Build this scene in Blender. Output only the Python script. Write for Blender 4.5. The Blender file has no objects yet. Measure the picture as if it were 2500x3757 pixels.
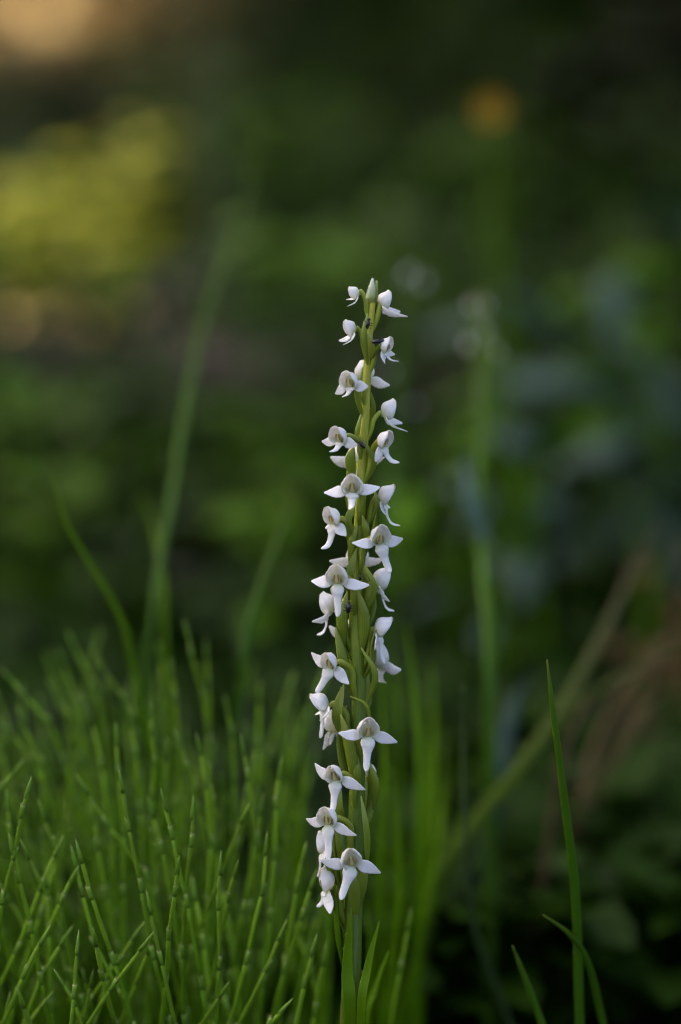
import bpy, math, random
from mathutils import Vector, Matrix, noise
rnd = random.Random(7)
SC = bpy.context.scene
COL = SC.collection
R = math.radians

# ------------------------------------------------------------------ camera, world, sun, exposure
PITCH = R(12.0); DIST = 0.92; TZ = 0.265
CDIR = Vector((0, math.cos(PITCH), -math.sin(PITCH)))
CUP = Vector((0, math.sin(PITCH), math.cos(PITCH)))
CAM = Vector((0, 0, TZ)) - CDIR * DIST
cd = bpy.data.cameras.new('camera'); cam = bpy.data.objects.new('camera', cd); COL.objects.link(cam)
cam.location = CAM; cam.rotation_euler = (R(90) - PITCH, 0, 0)
cd.sensor_fit = 'VERTICAL'; cd.sensor_height = 36; cd.sensor_width = 24; cd.lens = 100
cd.clip_start = 0.02; cd.clip_end = 900
cd.dof.use_dof = True; cd.dof.focus_distance = 0.930; cd.dof.aperture_fstop = 3.1
SC.camera = cam

SUN_EL = R(31); TO_SUN = Vector((-0.86, 0.50, 0)).normalized() * math.cos(SUN_EL) + Vector((0, 0, math.sin(SUN_EL)))
w = bpy.data.worlds.new('World'); SC.world = w; w.use_nodes = True
nt = w.node_tree; nt.nodes.clear()
sky = nt.nodes.new('ShaderNodeTexSky'); sky.sky_type = 'NISHITA'; sky.sun_disc = False
sky.sun_elevation = SUN_EL; sky.sun_rotation = math.atan2(TO_SUN.x, TO_SUN.y)
sky.air_density = 0.45; sky.dust_density = 8.0; sky.ozone_density = 0.3
bg = nt.nodes.new('ShaderNodeBackground'); bg.inputs['Strength'].default_value = 0.12
wo = nt.nodes.new('ShaderNodeOutputWorld')
nt.links.new(sky.outputs[0], bg.inputs[0]); nt.links.new(bg.outputs[0], wo.inputs[0])
ld = bpy.data.lights.new('sun', 'SUN'); ld.energy = 4.5; ld.angle = R(0.5); ld.color = (1.0, 0.86, 0.66)
sun = bpy.data.objects.new('sun', ld); COL.objects.link(sun)
sun.rotation_euler = (-TO_SUN).to_track_quat('-Z', 'Y').to_euler(); sun.location = TO_SUN * 30
SC.view_settings.view_transform = 'Standard'; SC.view_settings.look = 'None'
SC.view_settings.exposure = 3.02; SC.view_settings.gamma = 1.0
SC.render.engine = 'CYCLES'
SC.cycles.pixel_filter_type = 'BLACKMAN_HARRIS'; SC.cycles.filter_width = 1.15
SC.cycles.max_bounces = 8; SC.cycles.transparent_max_bounces = 8

# ------------------------------------------------------------------ helpers
def ray(px, py):                                   # photograph pixel (2500 x 3757) to view direction
    k = 0.36 / 3757.0
    return (CDIR + Vector((1, 0, 0)) * (px - 1250) * k - CUP * (py - 1878.5) * k)
def W(px, py, y):                                  # where that line of sight meets the upright plane at depth y
    d = ray(px, py)
    return CAM + d * ((y - CAM.y) / d.y)
def sstep(a, b, x):
    t = min(1, max(0, (x - a) / (b - a))); return t * t * (3 - 2 * t)
def ground_z(x, y):
    z = 1.7 * sstep(3.0, 13.0, y) + 2.2 * sstep(16, 70, math.hypot(x, y))
    z += 0.012 * noise.noise(Vector((x * 3, y * 3, 0))) + 0.10 * sstep(2, 6, math.hypot(x, y)) * noise.noise(Vector((x * .6, y * .6, 5)))
    return z

def mesh_obj(name, verts, faces, mat, parent=None, attrs=None, smooth=True):
    me = bpy.data.meshes.new(name)
    me.from_pydata(verts, [], faces)
    if smooth: me.polygons.foreach_set('use_smooth', [True] * len(me.polygons))
    for k, v in (attrs or {}).items():
        a = me.attributes.new(k, 'FLOAT', 'POINT'); a.data.foreach_set('value', v)
    me.materials.append(mat); me.update()
    o = bpy.data.objects.new(name, me); COL.objects.link(o)
    if parent is not None: o.parent = parent
    return o
def tag(o, label=None, cat=None, group=None, kind=None):
    if label: o['label'] = label
    if cat: o['category'] = cat
    if group: o['group'] = group
    if kind: o['kind'] = kind
    return o
def empty(name, loc=(0, 0, 0)):
    o = bpy.data.objects.new(name, None); COL.objects.link(o); o.location = loc; o.empty_display_size = 0.02
    return o
def copy_tree(o, parent=None):
    c = o.copy(); COL.objects.link(c); c.parent = parent
    for ch in o.children: copy_tree(ch, c)
    return c

def catmull(pts, n):
    P = [Vector(p) for p in pts]
    if len(P) == 2: P = [P[0], P[0].lerp(P[1], .5), P[1]]
    P = [P[0] * 2 - P[1]] + P + [P[-1] * 2 - P[-2]]
    out = []; m = len(P) - 3
    for i in range(n + 1):
        f = i / n * m; k = min(int(f), m - 1); t = f - k
        a, b, c, d = P[k:k + 4]
        out.append(0.5 * ((2 * b) + (c - a) * t + (2 * a - 5 * b + 4 * c - d) * t * t + (3 * b - 3 * c + d - a) * t ** 3))
    return out
def lerp_list(vals, t):
    f = t * (len(vals) - 1); k = min(int(f), len(vals) - 2); return vals[k] + (vals[k + 1] - vals[k]) * (f - k)

class MB:
    """collects swept shapes; attribute t runs along a shape, s across it"""
    def __init__(self): self.v = []; self.f = []; self.t = []; self.s = []
    def sweep(self, path, rx, ry, side, m=10, cup=0.0, n=None, wave=0.0, ridge=0.0, twist=0.0, t0=0.0, t1=1.0):
        n = n or max(6, len(path) * 3)
        P = catmull(path, n); base = len(self.v); side = Vector(side)
        ph = rnd.uniform(0, 6)
        for i, p in enumerate(P):
            T = (P[min(i + 1, n)] - P[max(i - 1, 0)]).normalized()
            S = (side - T * side.dot(T)).normalized(); N = T.cross(S)
            if twist:
                q = Matrix.Rotation(twist * i / n, 3, T); S = q @ S; N = q @ N
            a = lerp_list(rx, i / n); b = lerp_list(ry, i / n)
            for k in range(m):
                th = 2 * math.pi * k / m
                c, sn = math.cos(th), math.sin(th)
                rr = 1 + (ridge if k % 2 else -ridge)
                wv = wave * a * math.sin(i * 1.7 + ph) * abs(c)
                self.v.append(p + S * (a * c * rr) + N * (b * sn * rr + cup * a * c * c + wv))
                self.t.append(t0 + (t1 - t0) * i / n); self.s.append(c)
        for i in range(n):
            for k in range(m):
                k2 = (k + 1) % m
                self.f.append((base + i * m + k, base + i * m + k2, base + (i + 1) * m + k2, base + (i + 1) * m + k))
        self.f.append(tuple(base + k for k in reversed(range(m))))
        self.f.append(tuple(base + n * m + k for k in range(m)))
        return P
    def leaf(self, p, d, side, L, Wd, bend=0.3, t=0.5):          # small folded leaf, 8 triangles
        d = d.normalized(); side = (side - d * side.dot(d)).normalized(); nrm = d.cross(side)
        b = len(self.v)
        q = [p, p + d * L * .35 + side * Wd * .5 + nrm * Wd * .12, p + d * L * .35 - side * Wd * .5 + nrm * Wd * .12,
             p + d * L * .35, p + d * L * .75 + side * Wd * .34 - nrm * L * bend * .5, p + d * L * .75 - side * Wd * .34 - nrm * L * bend * .5,
             p + d * L * .72 - nrm * L * bend * .55, p + d * L - nrm * L * bend]
        self.v += q; self.t += [t] * 8; self.s += [0, 1, -1, 0, 1, -1, 0, 0]
        self.f += [(b, b + 3, b + 1), (b, b + 2, b + 3), (b + 1, b + 3, b + 6, b + 4), (b + 3, b + 2, b + 5, b + 6), (b + 4, b + 6, b + 7), (b + 6, b + 5, b + 7)]
    def ellipsoid(self, c, ax, ay, az, nu=10, nv=7):
        b = len(self.v); c = Vector(c)
        for j in range(nv + 1):
            ph = math.pi * j / nv
            for i in range(nu):
                th = 2 * math.pi * i / nu
                self.v.append(c + ax * math.sin(ph) * math.cos(th) + ay * math.sin(ph) * math.sin(th) + az * math.cos(ph)); self.t.append(j / nv); self.s.append(0)
        for j in range(nv):
            for i in range(nu):
                i2 = (i + 1) % nu
                self.f.append((b + j * nu + i, b + j * nu + i2, b + (j + 1) * nu + i2, b + (j + 1) * nu + i))
    def build(self, name, mat, parent=None, smooth=True):
        return mesh_obj(name, self.v, self.f, mat, parent, {'t': self.t, 's': self.s}, smooth)

# ------------------------------------------------------------------ materials
def N(nt, kind, **kw):
    n = nt.nodes.new(kind)
    for k, v in kw.items(): setattr(n, k, v)
    return n
def plant_mat(name, stops, trans=0.35, rough=0.45, vary=0.25, nscale=180.0, along='t', veins=0.0, spec=0.22, bump=0.15, tcol=None, sss=0.0):
    """leaf or petal: colour ramp along the shape, blotches, fine veins, light passing through"""
    m = bpy.data.materials.new(name); m.use_nodes = True; nt = m.node_tree; nt.nodes.clear(); L = nt.links.new
    out = N(nt, 'ShaderNodeOutputMaterial'); pr = N(nt, 'ShaderNodeBsdfPrincipled'); tr = N(nt, 'ShaderNodeBsdfTranslucent'); mx = N(nt, 'ShaderNodeMixShader')
    at = N(nt, 'ShaderNodeAttribute', attribute_name=along); rp = N(nt, 'ShaderNodeValToRGB')
    el = rp.color_ramp.elements
    while len(el) < len(stops): el.new(0.5)
    for e, (p, c) in zip(el, stops): e.position = p; e.color = (*c, 1)
    L(at.outputs['Fac'], rp.inputs[0])
    tc = N(nt, 'ShaderNodeTexCoord'); nz = N(nt, 'ShaderNodeTexNoise'); nz.inputs['Scale'].default_value = nscale; nz.inputs['Detail'].default_value = 4
    L(tc.outputs['Object'], nz.inputs['Vector'])
    oi = N(nt, 'ShaderNodeObjectInfo')
    ad = N(nt, 'ShaderNodeMath', operation='ADD'); L(nz.outputs['Fac'], ad.inputs[0]); L(oi.outputs['Random'], ad.inputs[1])
    mr = N(nt, 'ShaderNodeMapRange'); mr.inputs['From Min'].default_value = 0.3; mr.inputs['From Max'].default_value = 1.7
    mr.inputs['To Min'].default_value = 1 - vary; mr.inputs['To Max'].default_value = 1 + vary; L(ad.outputs[0], mr.inputs['Value'])
    hs = N(nt, 'ShaderNodeHueSaturation'); L(rp.outputs[0], hs.inputs['Color']); L(mr.outputs[0], hs.inputs['Value'])
    col = hs.outputs[0]
    if veins:
        a2 = N(nt, 'ShaderNodeAttribute', attribute_name='s'); mm = N(nt, 'ShaderNodeMath', operation='MULTIPLY'); mm.inputs[1].default_value = 19
        L(a2.outputs['Fac'], mm.inputs[0]); sn = N(nt, 'ShaderNodeMath', operation='SINE'); L(mm.outputs[0], sn.inputs[0])
        m3 = N(nt, 'ShaderNodeMapRange'); m3.inputs['From Min'].default_value = -1; m3.inputs['To Min'].default_value = 1 - veins; m3.inputs['To Max'].default_value = 1 + veins * .4
        L(sn.outputs[0], m3.inputs['Value'])
        h2 = N(nt, 'ShaderNodeHueSaturation'); L(col, h2.inputs['Color']); L(m3.outputs[0], h2.inputs['Value']); col = h2.outputs[0]
    L(col, pr.inputs['Base Color']); pr.inputs['Roughness'].default_value = rough; pr.inputs['Specular IOR Level'].default_value = spec
    if sss:
        pr.inputs['Subsurface Weight'].default_value = sss; pr.inputs['Subsurface Radius'].default_value = (1, 1, 1); pr.inputs['Subsurface Scale'].default_value = 0.0008
    if tcol:
        t2 = N(nt, 'ShaderNodeMix', data_type='RGBA', blend_type='MULTIPLY'); t2.inputs['Factor'].default_value = 1
        L(col, t2.inputs['A']); t2.inputs['B'].default_value = (*tcol, 1); L(t2.outputs['Result'], tr.inputs['Color'])
    else: L(col, tr.inputs['Color'])
    if bump:
        bp = N(nt, 'ShaderNodeBump'); bp.inputs['Strength'].default_value = bump; bp.inputs['Distance'].default_value = 0.0006
        n2 = N(nt, 'ShaderNodeTexNoise'); n2.inputs['Scale'].default_value = nscale * 6; L(tc.outputs['Object'], n2.inputs['Vector'])
        L(n2.outputs['Fac'], bp.inputs['Height']); L(bp.outputs[0], pr.inputs['Normal'])
    mx.inputs[0].default_value = trans
    L(pr.outputs[0], mx.inputs[1]); L(tr.outputs[0], mx.inputs[2]); L(mx.outputs[0], out.inputs[0])
    return m
def solid_mat(name, c1, c2, scale, rough=0.85, bump=0.5, dist=0.02, c3=None, spec=0.3):
    m = bpy.data.materials.new(name); m.use_nodes = True; nt = m.node_tree; pr = nt.nodes['Principled BSDF']; L = nt.links.new
    tc = N(nt, 'ShaderNodeTexCoord'); nz = N(nt, 'ShaderNodeTexNoise'); nz.inputs['Scale'].default_value = scale; nz.inputs['Detail'].default_value = 8
    L(tc.outputs['Object'], nz.inputs['Vector']); rp = N(nt, 'ShaderNodeValToRGB'); L(nz.outputs['Fac'], rp.inputs[0])
    el = rp.color_ramp.elements; el[0].position = .35; el[0].color = (*c1, 1); el[1].position = .62; el[1].color = (*c2, 1)
    if c3: e = el.new(.75); e.color = (*c3, 1)
    L(rp.outputs[0], pr.inputs['Base Color']); pr.inputs['Roughness'].default_value = rough; pr.inputs['Specular IOR Level'].default_value = spec
    bp = N(nt, 'ShaderNodeBump'); bp.inputs['Strength'].default_value = bump; bp.inputs['Distance'].default_value = dist
    L(nz.outputs['Fac'], bp.inputs['Height']); L(bp.outputs[0], pr.inputs['Normal'])
    return m

WHITE = (0.88, 0.86, 0.83)
M_petal = plant_mat('petal_white', [(0.0, (0.62, 0.66, 0.40)), (0.16, (0.80, 0.80, 0.70)), (0.34, WHITE), (1, WHITE)], trans=0.33, rough=0.5, vary=0.05, nscale=400, spec=0.35, bump=0.25)
M_hood = plant_mat('hood_white', [(0.0, (0.62, 0.66, 0.38)), (0.22, (0.80, 0.80, 0.68)), (0.5, WHITE), (0.9, WHITE), (1, (0.84, 0.80, 0.68))], trans=0.42, rough=0.5, vary=0.05, nscale=400, spec=0.35, bump=0.25, veins=0.04)
M_bud = plant_mat('bud_pale', [(0.0, (0.30, 0.40, 0.07)), (0.45, (0.45, 0.52, 0.22)), (1, (0.74, 0.76, 0.66))], trans=0.25, vary=0.08, nscale=300, bump=0.1)
M_column = plant_mat('column_yellow', [(0, (0.45, 0.48, 0.14)), (1, (0.62, 0.56, 0.26))], trans=0.1, vary=0.1, nscale=600)
M_anther = plant_mat('anther_brown', [(0, (0.26, 0.15, 0.06)), (1, (0.36, 0.24, 0.11))], trans=0.0, vary=0.2, nscale=900)
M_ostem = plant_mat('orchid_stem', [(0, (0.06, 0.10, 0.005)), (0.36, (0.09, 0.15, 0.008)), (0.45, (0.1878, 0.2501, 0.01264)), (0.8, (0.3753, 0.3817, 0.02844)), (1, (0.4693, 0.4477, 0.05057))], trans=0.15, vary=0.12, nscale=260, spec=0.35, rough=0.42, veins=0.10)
M_ovary = plant_mat('ovary_green', [(0, (0.1465, 0.2154, 0.01291)), (0.6, (0.2605, 0.3095, 0.02261)), (0.88, (0.4232, 0.4308, 0.0646)), (1, (0.814, 0.7268, 0.1939))], trans=0.2, vary=0.18, nscale=300, spec=0.35, rough=0.42, veins=0.12)
M_ovary_top = plant_mat('ovary_yellowgreen', [(0, (0.22, 0.297, 0.0198)), (0.7, (0.33, 0.385, 0.0528)), (1, (0.55, 0.594, 0.198))], trans=0.25, vary=0.12, nscale=300, veins=0.1)
M_bract = plant_mat('bract_green', [(0, (0.1465, 0.2154, 0.01291)), (0.6, (0.2116, 0.2827, 0.02261)), (1, (0.3582, 0.4038, 0.07108))], trans=0.4, vary=0.2, nscale=240, spec=0.35, rough=0.42, veins=0.14)
M_bract_top = plant_mat('bract_yellowgreen', [(0, (0.21, 0.2835, 0.02205)), (0.6, (0.273, 0.3465, 0.0441)), (1, (0.399, 0.483, 0.1617))], trans=0.4, vary=0.12, nscale=240, veins=0.12)
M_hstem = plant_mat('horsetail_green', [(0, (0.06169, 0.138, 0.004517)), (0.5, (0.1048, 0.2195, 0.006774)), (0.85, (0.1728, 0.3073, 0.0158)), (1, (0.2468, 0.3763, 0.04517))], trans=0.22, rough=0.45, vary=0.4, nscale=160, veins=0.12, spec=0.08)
M_hsheath = plant_mat('horsetail_sheath', [(0, (0.06757, 0.1451, 0.007254)), (0.6, (0.1276, 0.2393, 0.01741)), (0.88, (0.2252, 0.3337, 0.05803)), (1, (0.1051, 0.1016, 0.02902))], trans=0.12, vary=0.25, nscale=300)
M_grass = plant_mat('grass_green', [(0, (0.04335, 0.104, 0.002913)), (0.6, (0.05202, 0.1387, 0.002913)), (0.95, (0.07806, 0.1474, 0.004855)), (1, (0.1734, 0.1734, 0.02184))], trans=0.35, rough=0.5, vary=0.2, nscale=90, veins=0.10, spec=0.2)
M_grass_l = plant_mat('grass_bright', [(0, (0.08762, 0.1971, 0.002355)), (1, (0.1424, 0.2737, 0.003924))], trans=0.45, rough=0.4, vary=0.25, nscale=60, veins=0.08, spec=0.08)
M_grass_b = plant_mat('grass_bluish', [(0, (0.0225, 0.0495, 0.008505)), (1, (0.054, 0.0855, 0.03118))], trans=0.3, rough=0.35, vary=0.2, nscale=60, veins=0.08, spec=0.08)
M_dry = plant_mat('grass_dry', [(0, (0.0648, 0.1224, 0.00432)), (0.55, (0.0864, 0.1368, 0.00864)), (0.8, (0.108, 0.1152, 0.036)), (1, (0.1368, 0.0936, 0.0576))], trans=0.4, rough=0.6, vary=0.2, nscale=60, veins=0.08, spec=0.08)
M_tan = plant_mat('grass_tan', [(0, (0.1013, 0.0675, 0.02916)), (1, (0.1147, 0.07425, 0.03159))], trans=0.3, rough=0.7, vary=0.25, nscale=60, spec=0.08)
M_rust = plant_mat('leaf_rust', [(0, (0.0756, 0.0336, 0.0168)), (1, (0.0924, 0.042, 0.02016))], trans=0.2, rough=0.7, vary=0.3, nscale=60, spec=0.08)
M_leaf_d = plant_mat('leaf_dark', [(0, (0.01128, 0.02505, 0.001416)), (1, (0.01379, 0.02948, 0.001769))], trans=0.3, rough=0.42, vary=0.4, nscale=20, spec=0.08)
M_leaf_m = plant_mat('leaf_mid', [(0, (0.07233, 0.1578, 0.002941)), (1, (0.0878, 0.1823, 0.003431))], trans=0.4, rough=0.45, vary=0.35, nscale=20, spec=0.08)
M_leaf_b = plant_mat('leaf_lush', [(0, (0.07956, 0.1872, 0.00624)), (1, (0.103, 0.2288, 0.00832))], trans=0.45, rough=0.45, vary=0.3, nscale=20, spec=0.08)
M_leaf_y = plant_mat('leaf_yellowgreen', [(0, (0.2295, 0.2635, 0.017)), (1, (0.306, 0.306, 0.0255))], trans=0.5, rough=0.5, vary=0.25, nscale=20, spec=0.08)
M_pale = plant_mat('stalk_beige', [(0, (0.08, 0.10, 0.03)), (1, (0.14, 0.15, 0.07))], trans=0.25, rough=0.7, vary=0.2, nscale=60, spec=0.08)
M_leaf_sheen = plant_mat('leaf_silvery', [(0, (0.045, 0.085, 0.055)), (1, (0.062, 0.105, 0.075))], trans=0.3, rough=0.5, vary=0.35, nscale=20, spec=0.14)  # sheen of reflected sky painted into the leaf colour
M_under = plant_mat('undergrowth_leaves', [(0, (0.00564, 0.01493, 0.001327)), (0.35, (0.01269, 0.03318, 0.001991)), (0.6, (0.02255, 0.0564, 0.003318)), (0.8, (0.03877, 0.07051, 0.007962)), (1, (0.04229, 0.03318, 0.0146))], trans=0.4, rough=0.55, vary=0.35, nscale=6, spec=0.05)
M_needle = plant_mat('spruce_needles', [(0, (0.012, 0.0216, 0.00576)), (1, (0.0192, 0.0312, 0.00768))], trans=0.12, rough=0.6, vary=0.3, nscale=3, bump=0, spec=0.08)
M_orange = plant_mat('petal_orange', [(0, (0.4738, 0.2633, 0.003948)), (1, (0.5528, 0.329, 0.005265))], trans=0.35, rough=0.5, vary=0.1, nscale=60)
M_pink = plant_mat('petal_lavender', [(0, (0.40, 0.38, 0.46)), (1, (0.50, 0.47, 0.58))], trans=0.3, rough=0.5, vary=0.15, nscale=60)
M_bark = solid_mat('bark', (0.035, 0.025, 0.018), (0.09, 0.07, 0.05), 14, bump=0.9, dist=0.03)
M_log = solid_mat('dead_wood', (0.05, 0.032, 0.024), (0.10, 0.068, 0.05), 18, bump=0.8, dist=0.02)
M_soil = solid_mat('forest_soil', (0.008, 0.006, 0.004), (0.02, 0.015, 0.010), 9, bump=0.8, dist=0.03, c3=(0.03, 0.024, 0.013), spec=0.03)
M_duff = solid_mat('dry_needles', (0.46, 0.31, 0.11), (0.62, 0.46, 0.19), 30, bump=0.7, dist=0.02)
M_beetle = solid_mat('beetle_black', (0.004, 0.004, 0.005), (0.010, 0.009, 0.010), 800, rough=0.25, bump=0.1, dist=0.0005, spec=0.5)

# ------------------------------------------------------------------ ground
def make_ground():
    def axis(lo, hi):
        a = [0.0]; st = 0.06
        while a[-1] < hi: a.append(a[-1] + st); st *= 1.07
        b = [0.0]; st = 0.06
        while b[-1] > lo: b.append(b[-1] - st); st *= 1.07
        return sorted(set(b[1:] + a))
    xs = axis(-400, 400); ys = axis(-400, 400)
    v = [(x, y, ground_z(x, y)) for y in ys for x in xs]; n = len(xs)
    f = [(j * n + i, j * n + i + 1, (j + 1) * n + i + 1, (j + 1) * n + i) for j in range(len(ys) - 1) for i in range(n - 1)]
    tag(mesh_obj('ground', v, f, M_soil), 'dark damp woodland soil under the plants', kind='structure')
make_ground()

# ------------------------------------------------------------------ added trees that block sun and sky, crowns cut open for sun patches
GAPS = []                                           # (point, radius): sunlit spots
def hit(px, py):
    d = ray(px, py); k = 1.2
    while k < 40:
        p = CAM + d * k
        if p.z < ground_z(p.x, p.y): return p
        k *= 1.01
    return p
FAR = hit(20, 50)
GAPS.append((W(250, 740, 2.05), 0.22))
GAPS.append((W(160, 930, 2.0), 0.20))
GAPS.append((W(500, 620, 2.12), 0.15))
GAPS.append((FAR, 0.42)); GAPS.append((FAR + Vector((-.1, .9, .1)), 0.55))
SUN_V = (Vector((0, 0, 1)) - TO_SUN * TO_SUN.z).normalized()
def in_gap(p):
    for q, r in GAPS:
        d = p - q; k = d.dot(TO_SUN)
        e = d - TO_SUN * k; ev = e.dot(SUN_V); eh = (e - SUN_V * ev).length
        if k > 0 and (eh / r) ** 2 + (ev / min(r, .27)) ** 2 < 1: return True
    return False
def make_tree(name, x, y, h, rad, skirt, label, cat, nleaf, seed, sz=0.16, loose=.16):
    rg = random.Random(seed); z0 = ground_z(x, y); root = empty(name, (x, y, z0))
    tag(root, label, cat, 'trees around the glade')
    mb = MB()
    top = Vector((rg.uniform(-.1, .1), rg.uniform(-.1, .1), h))
    mb.sweep([Vector((0, 0, -0.15)), Vector((0, 0, h * .3)), Vector((top.x * .5, top.y * .5, h * .65)), top], [h * .026, h * .02, h * .012, .01], [h * .026, h * .02, h * .012, .01], (1, 0, 0), m=12, n=16, ridge=.03)
    limbs = []
    nb = 46
    for i in range(nb):
        f = i / nb; zz = skirt + (h * .97 - skirt) * f; a = i * 2.4 + rg.uniform(-.3, .3); rr = rad * (1 - f) ** .8 * rg.uniform(.75, 1.1) + min(.12, rad * .1)
        b = Vector((top.x * zz / h, top.y * zz / h, zz)); e = b + Vector((math.cos(a) * rr, math.sin(a) * rr, -rr * .28 + rg.uniform(-.05, .1)))
        mid = b.lerp(e, .55) + Vector((0, 0, rr * .05))
        if in_gap(Vector((x, y, z0)) + mid): continue
        limbs.append((b, mid, e))
        mb.sweep([b, mid, e], [.022 * (1 - f) + .008, .012, .004], [.022 * (1 - f) + .008, .012, .004], (0, 0, 1), m=5, n=4)
    mb.build('trunk', M_bark, root)
    cr = MB(); o = Vector((x, y, z0))
    wts = [(l[2] - l[0]).length for l in limbs]
    for k in range(nleaf):
        b, mid, e = rg.choices(limbs, wts)[0]; t = rg.random() ** .7
        p = (b.lerp(mid, t * 2) if t < .5 else mid.lerp(e, t * 2 - 1))
        d = (e - b).normalized(); s = d.cross(Vector((0, 0, 1)))
        p = p + s * rg.uniform(-loose, loose) + Vector((0, 0, rg.uniform(-.6, .5) * loose))
        if in_gap(o + p): continue
        dd = d + s * rg.uniform(-1.1, 1.1) + Vector((0, 0, rg.uniform(-.6, .35)))
        cr.leaf(p, dd, s + Vector((rg.uniform(-.6, .6), rg.uniform(-.6, .6), rg.uniform(-.6, .6))), sz * rg.uniform(.7, 1.3), sz * .42, .15, rg.random())
    cr.build('crown', M_needle, root)
    return root
# sun side: close row of spruces added out of view to block the sun
for i, (x, y, h, rad, sd) in enumerate([(-3.3, 0.3, 5.6, 1.35, 1), (-3.0, 2.3, 6.2, 1.5, 2), (-3.1, 4.6, 6.6, 1.5, 3), (-3.4, 7.2, 6.8, 1.6, 4), (-3.7, 9.9, 7.0, 1.7, 5), (-4.9, 8.6, 8.5, 2.0, 23), (-5.2, 6.0, 8.5, 2.0, 24), (-5.0, 2.9, 7.5, 1.9, 21), (-4.6, -.2, 6.5, 1.8, 22)]):
    lab = ['dark spruce beside the glade, first of the row on its sunny side', 'dark spruce, second in the row on the sunny side of the glade', 'dark spruce, third in the row on the sunny side of the glade', 'tall dark spruce, fourth in the row on the sunny side of the glade', 'tall dark spruce, last in the row on the sunny side of the glade', 'very tall spruce standing behind the last two of the sunny-side row', 'very tall spruce standing behind the third of the sunny-side row', 'tall spruce standing behind the second of the sunny-side row', 'tall spruce standing behind the first of the sunny-side row'][i]
    make_tree('spruce_tree', x, y, h, rad, 0.15, lab, 'tree', 15000, sd)
for i, (x, y, h, rad, sk, sd) in enumerate([(2.0, 6.3, 6.5, 1.7, 0.9, 6), (3.6, 3.6, 5.5, 1.5, 0.3, 7), (0.6, 9.5, 8.0, 2.0, 1.1, 8), (-1.3, 11.5, 8.5, 2.1, 1.6, 9), (3.2, 10.5, 8.0, 2.0, 0.6, 10), (1.95, 4.6, 5.5, 1.55, 0.85, 12), (1.0, 6.9, 7.0, 1.7, 1.05, 13)]):  # back and shady side: spruces added to cut the skylight
    lab = ['spruce with low boughs over the dark corner of the glade', 'short spruce on the shady side of the glade', 'spruce standing on the bank behind the glade', 'high-skirted spruce at the top of the sunlit bank', 'spruce behind the dark corner of the glade', 'young spruce close on the shady side, its boughs hanging over the undergrowth', 'slender spruce midway up the shaded bank'][i]
    make_tree('spruce_tree', x, y, h, rad, sk, lab, 'tree', 12000, sd, 0.22)

make_tree('spruce_sapling', .60, 2.9, 1.5, .40, .04, 'small dark spruce sapling at the edge of the dark corner', 'sapling', 7000, 31, .07, .06)  # saplings added as dark masses to deepen the shade here
make_tree('spruce_sapling', .95, 3.9, 2.0, .55, .04, 'taller dark spruce sapling behind the small one in the dark corner', 'sapling', 7000, 32, .09, .08)
make_tree('spruce_sapling', .08, 6.1, 1.9, .5, .04, 'slim dark spruce sapling higher up the shaded bank', 'sapling', 6000, 34, .09, .08)
make_tree('spruce_sapling', .33, 5.2, 1.6, .45, .04, 'dark spruce sapling on the shaded bank', 'sapling', 5000, 33, .09, .08)

# ------------------------------------------------------------------ undergrowth mass
def bare(x, y):
    return math.hypot((x - FAR.x + .25) / .75, (y - FAR.y - .3) / 1.5) < 1 or math.hypot((x + .33) / .12, (y - 1.86) / .22) < 1
def make_undergrowth():
    rg = random.Random(11); mb = MB()
    n = 0
    while n < 42000:
        y = 0.20 + 9.8 * rg.random() ** 1.9; x = rg.uniform(-1, 1) * (0.40 + 0.26 * (y + 0.9))
        if rg.random() < 0.12: x = rg.uniform(-3, 3); y = rg.uniform(-3, 9)
        if y < 0.20 and abs(x) < 0.45: continue
        n += 1
        if bare(x, y) and rg.random() < .93: continue
        cl = noise.noise(Vector((x * 2.2, y * 1.6, 3))); c2 = noise.noise(Vector((x * 1.1, y * .8, 9)))
        top = (0.045 + 0.13 * sstep(.6, 1.6, y)) * (0.75 + 0.9 * cl)
        if top < 0.02: top = 0.02
        z = ground_z(x, y) + top * rg.random() ** .7
        L = rg.uniform(.022, .05) * (1 + .18 * max(y, 0))
        a = rg.uniform(0, 6.28); d = Vector((math.cos(a), math.sin(a), rg.uniform(-.3, .9)))
        s = Vector((-math.sin(a), math.cos(a), rg.uniform(-.4, .4)))
        t = 0.40 + 0.35 * c2 + rg.uniform(-.15, .15)
        if c2 < -.3 and rg.random() < .35: t = rg.uniform(.85, 1)
        mb.leaf(Vector((x, y, z)), d, s, L, L * .55, .2, min(1, max(0, t)))
    tag(mb.build('undergrowth', M_under), 'low leafy undergrowth covering the woodland floor', 'undergrowth', kind='stuff')
make_undergrowth()

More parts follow.
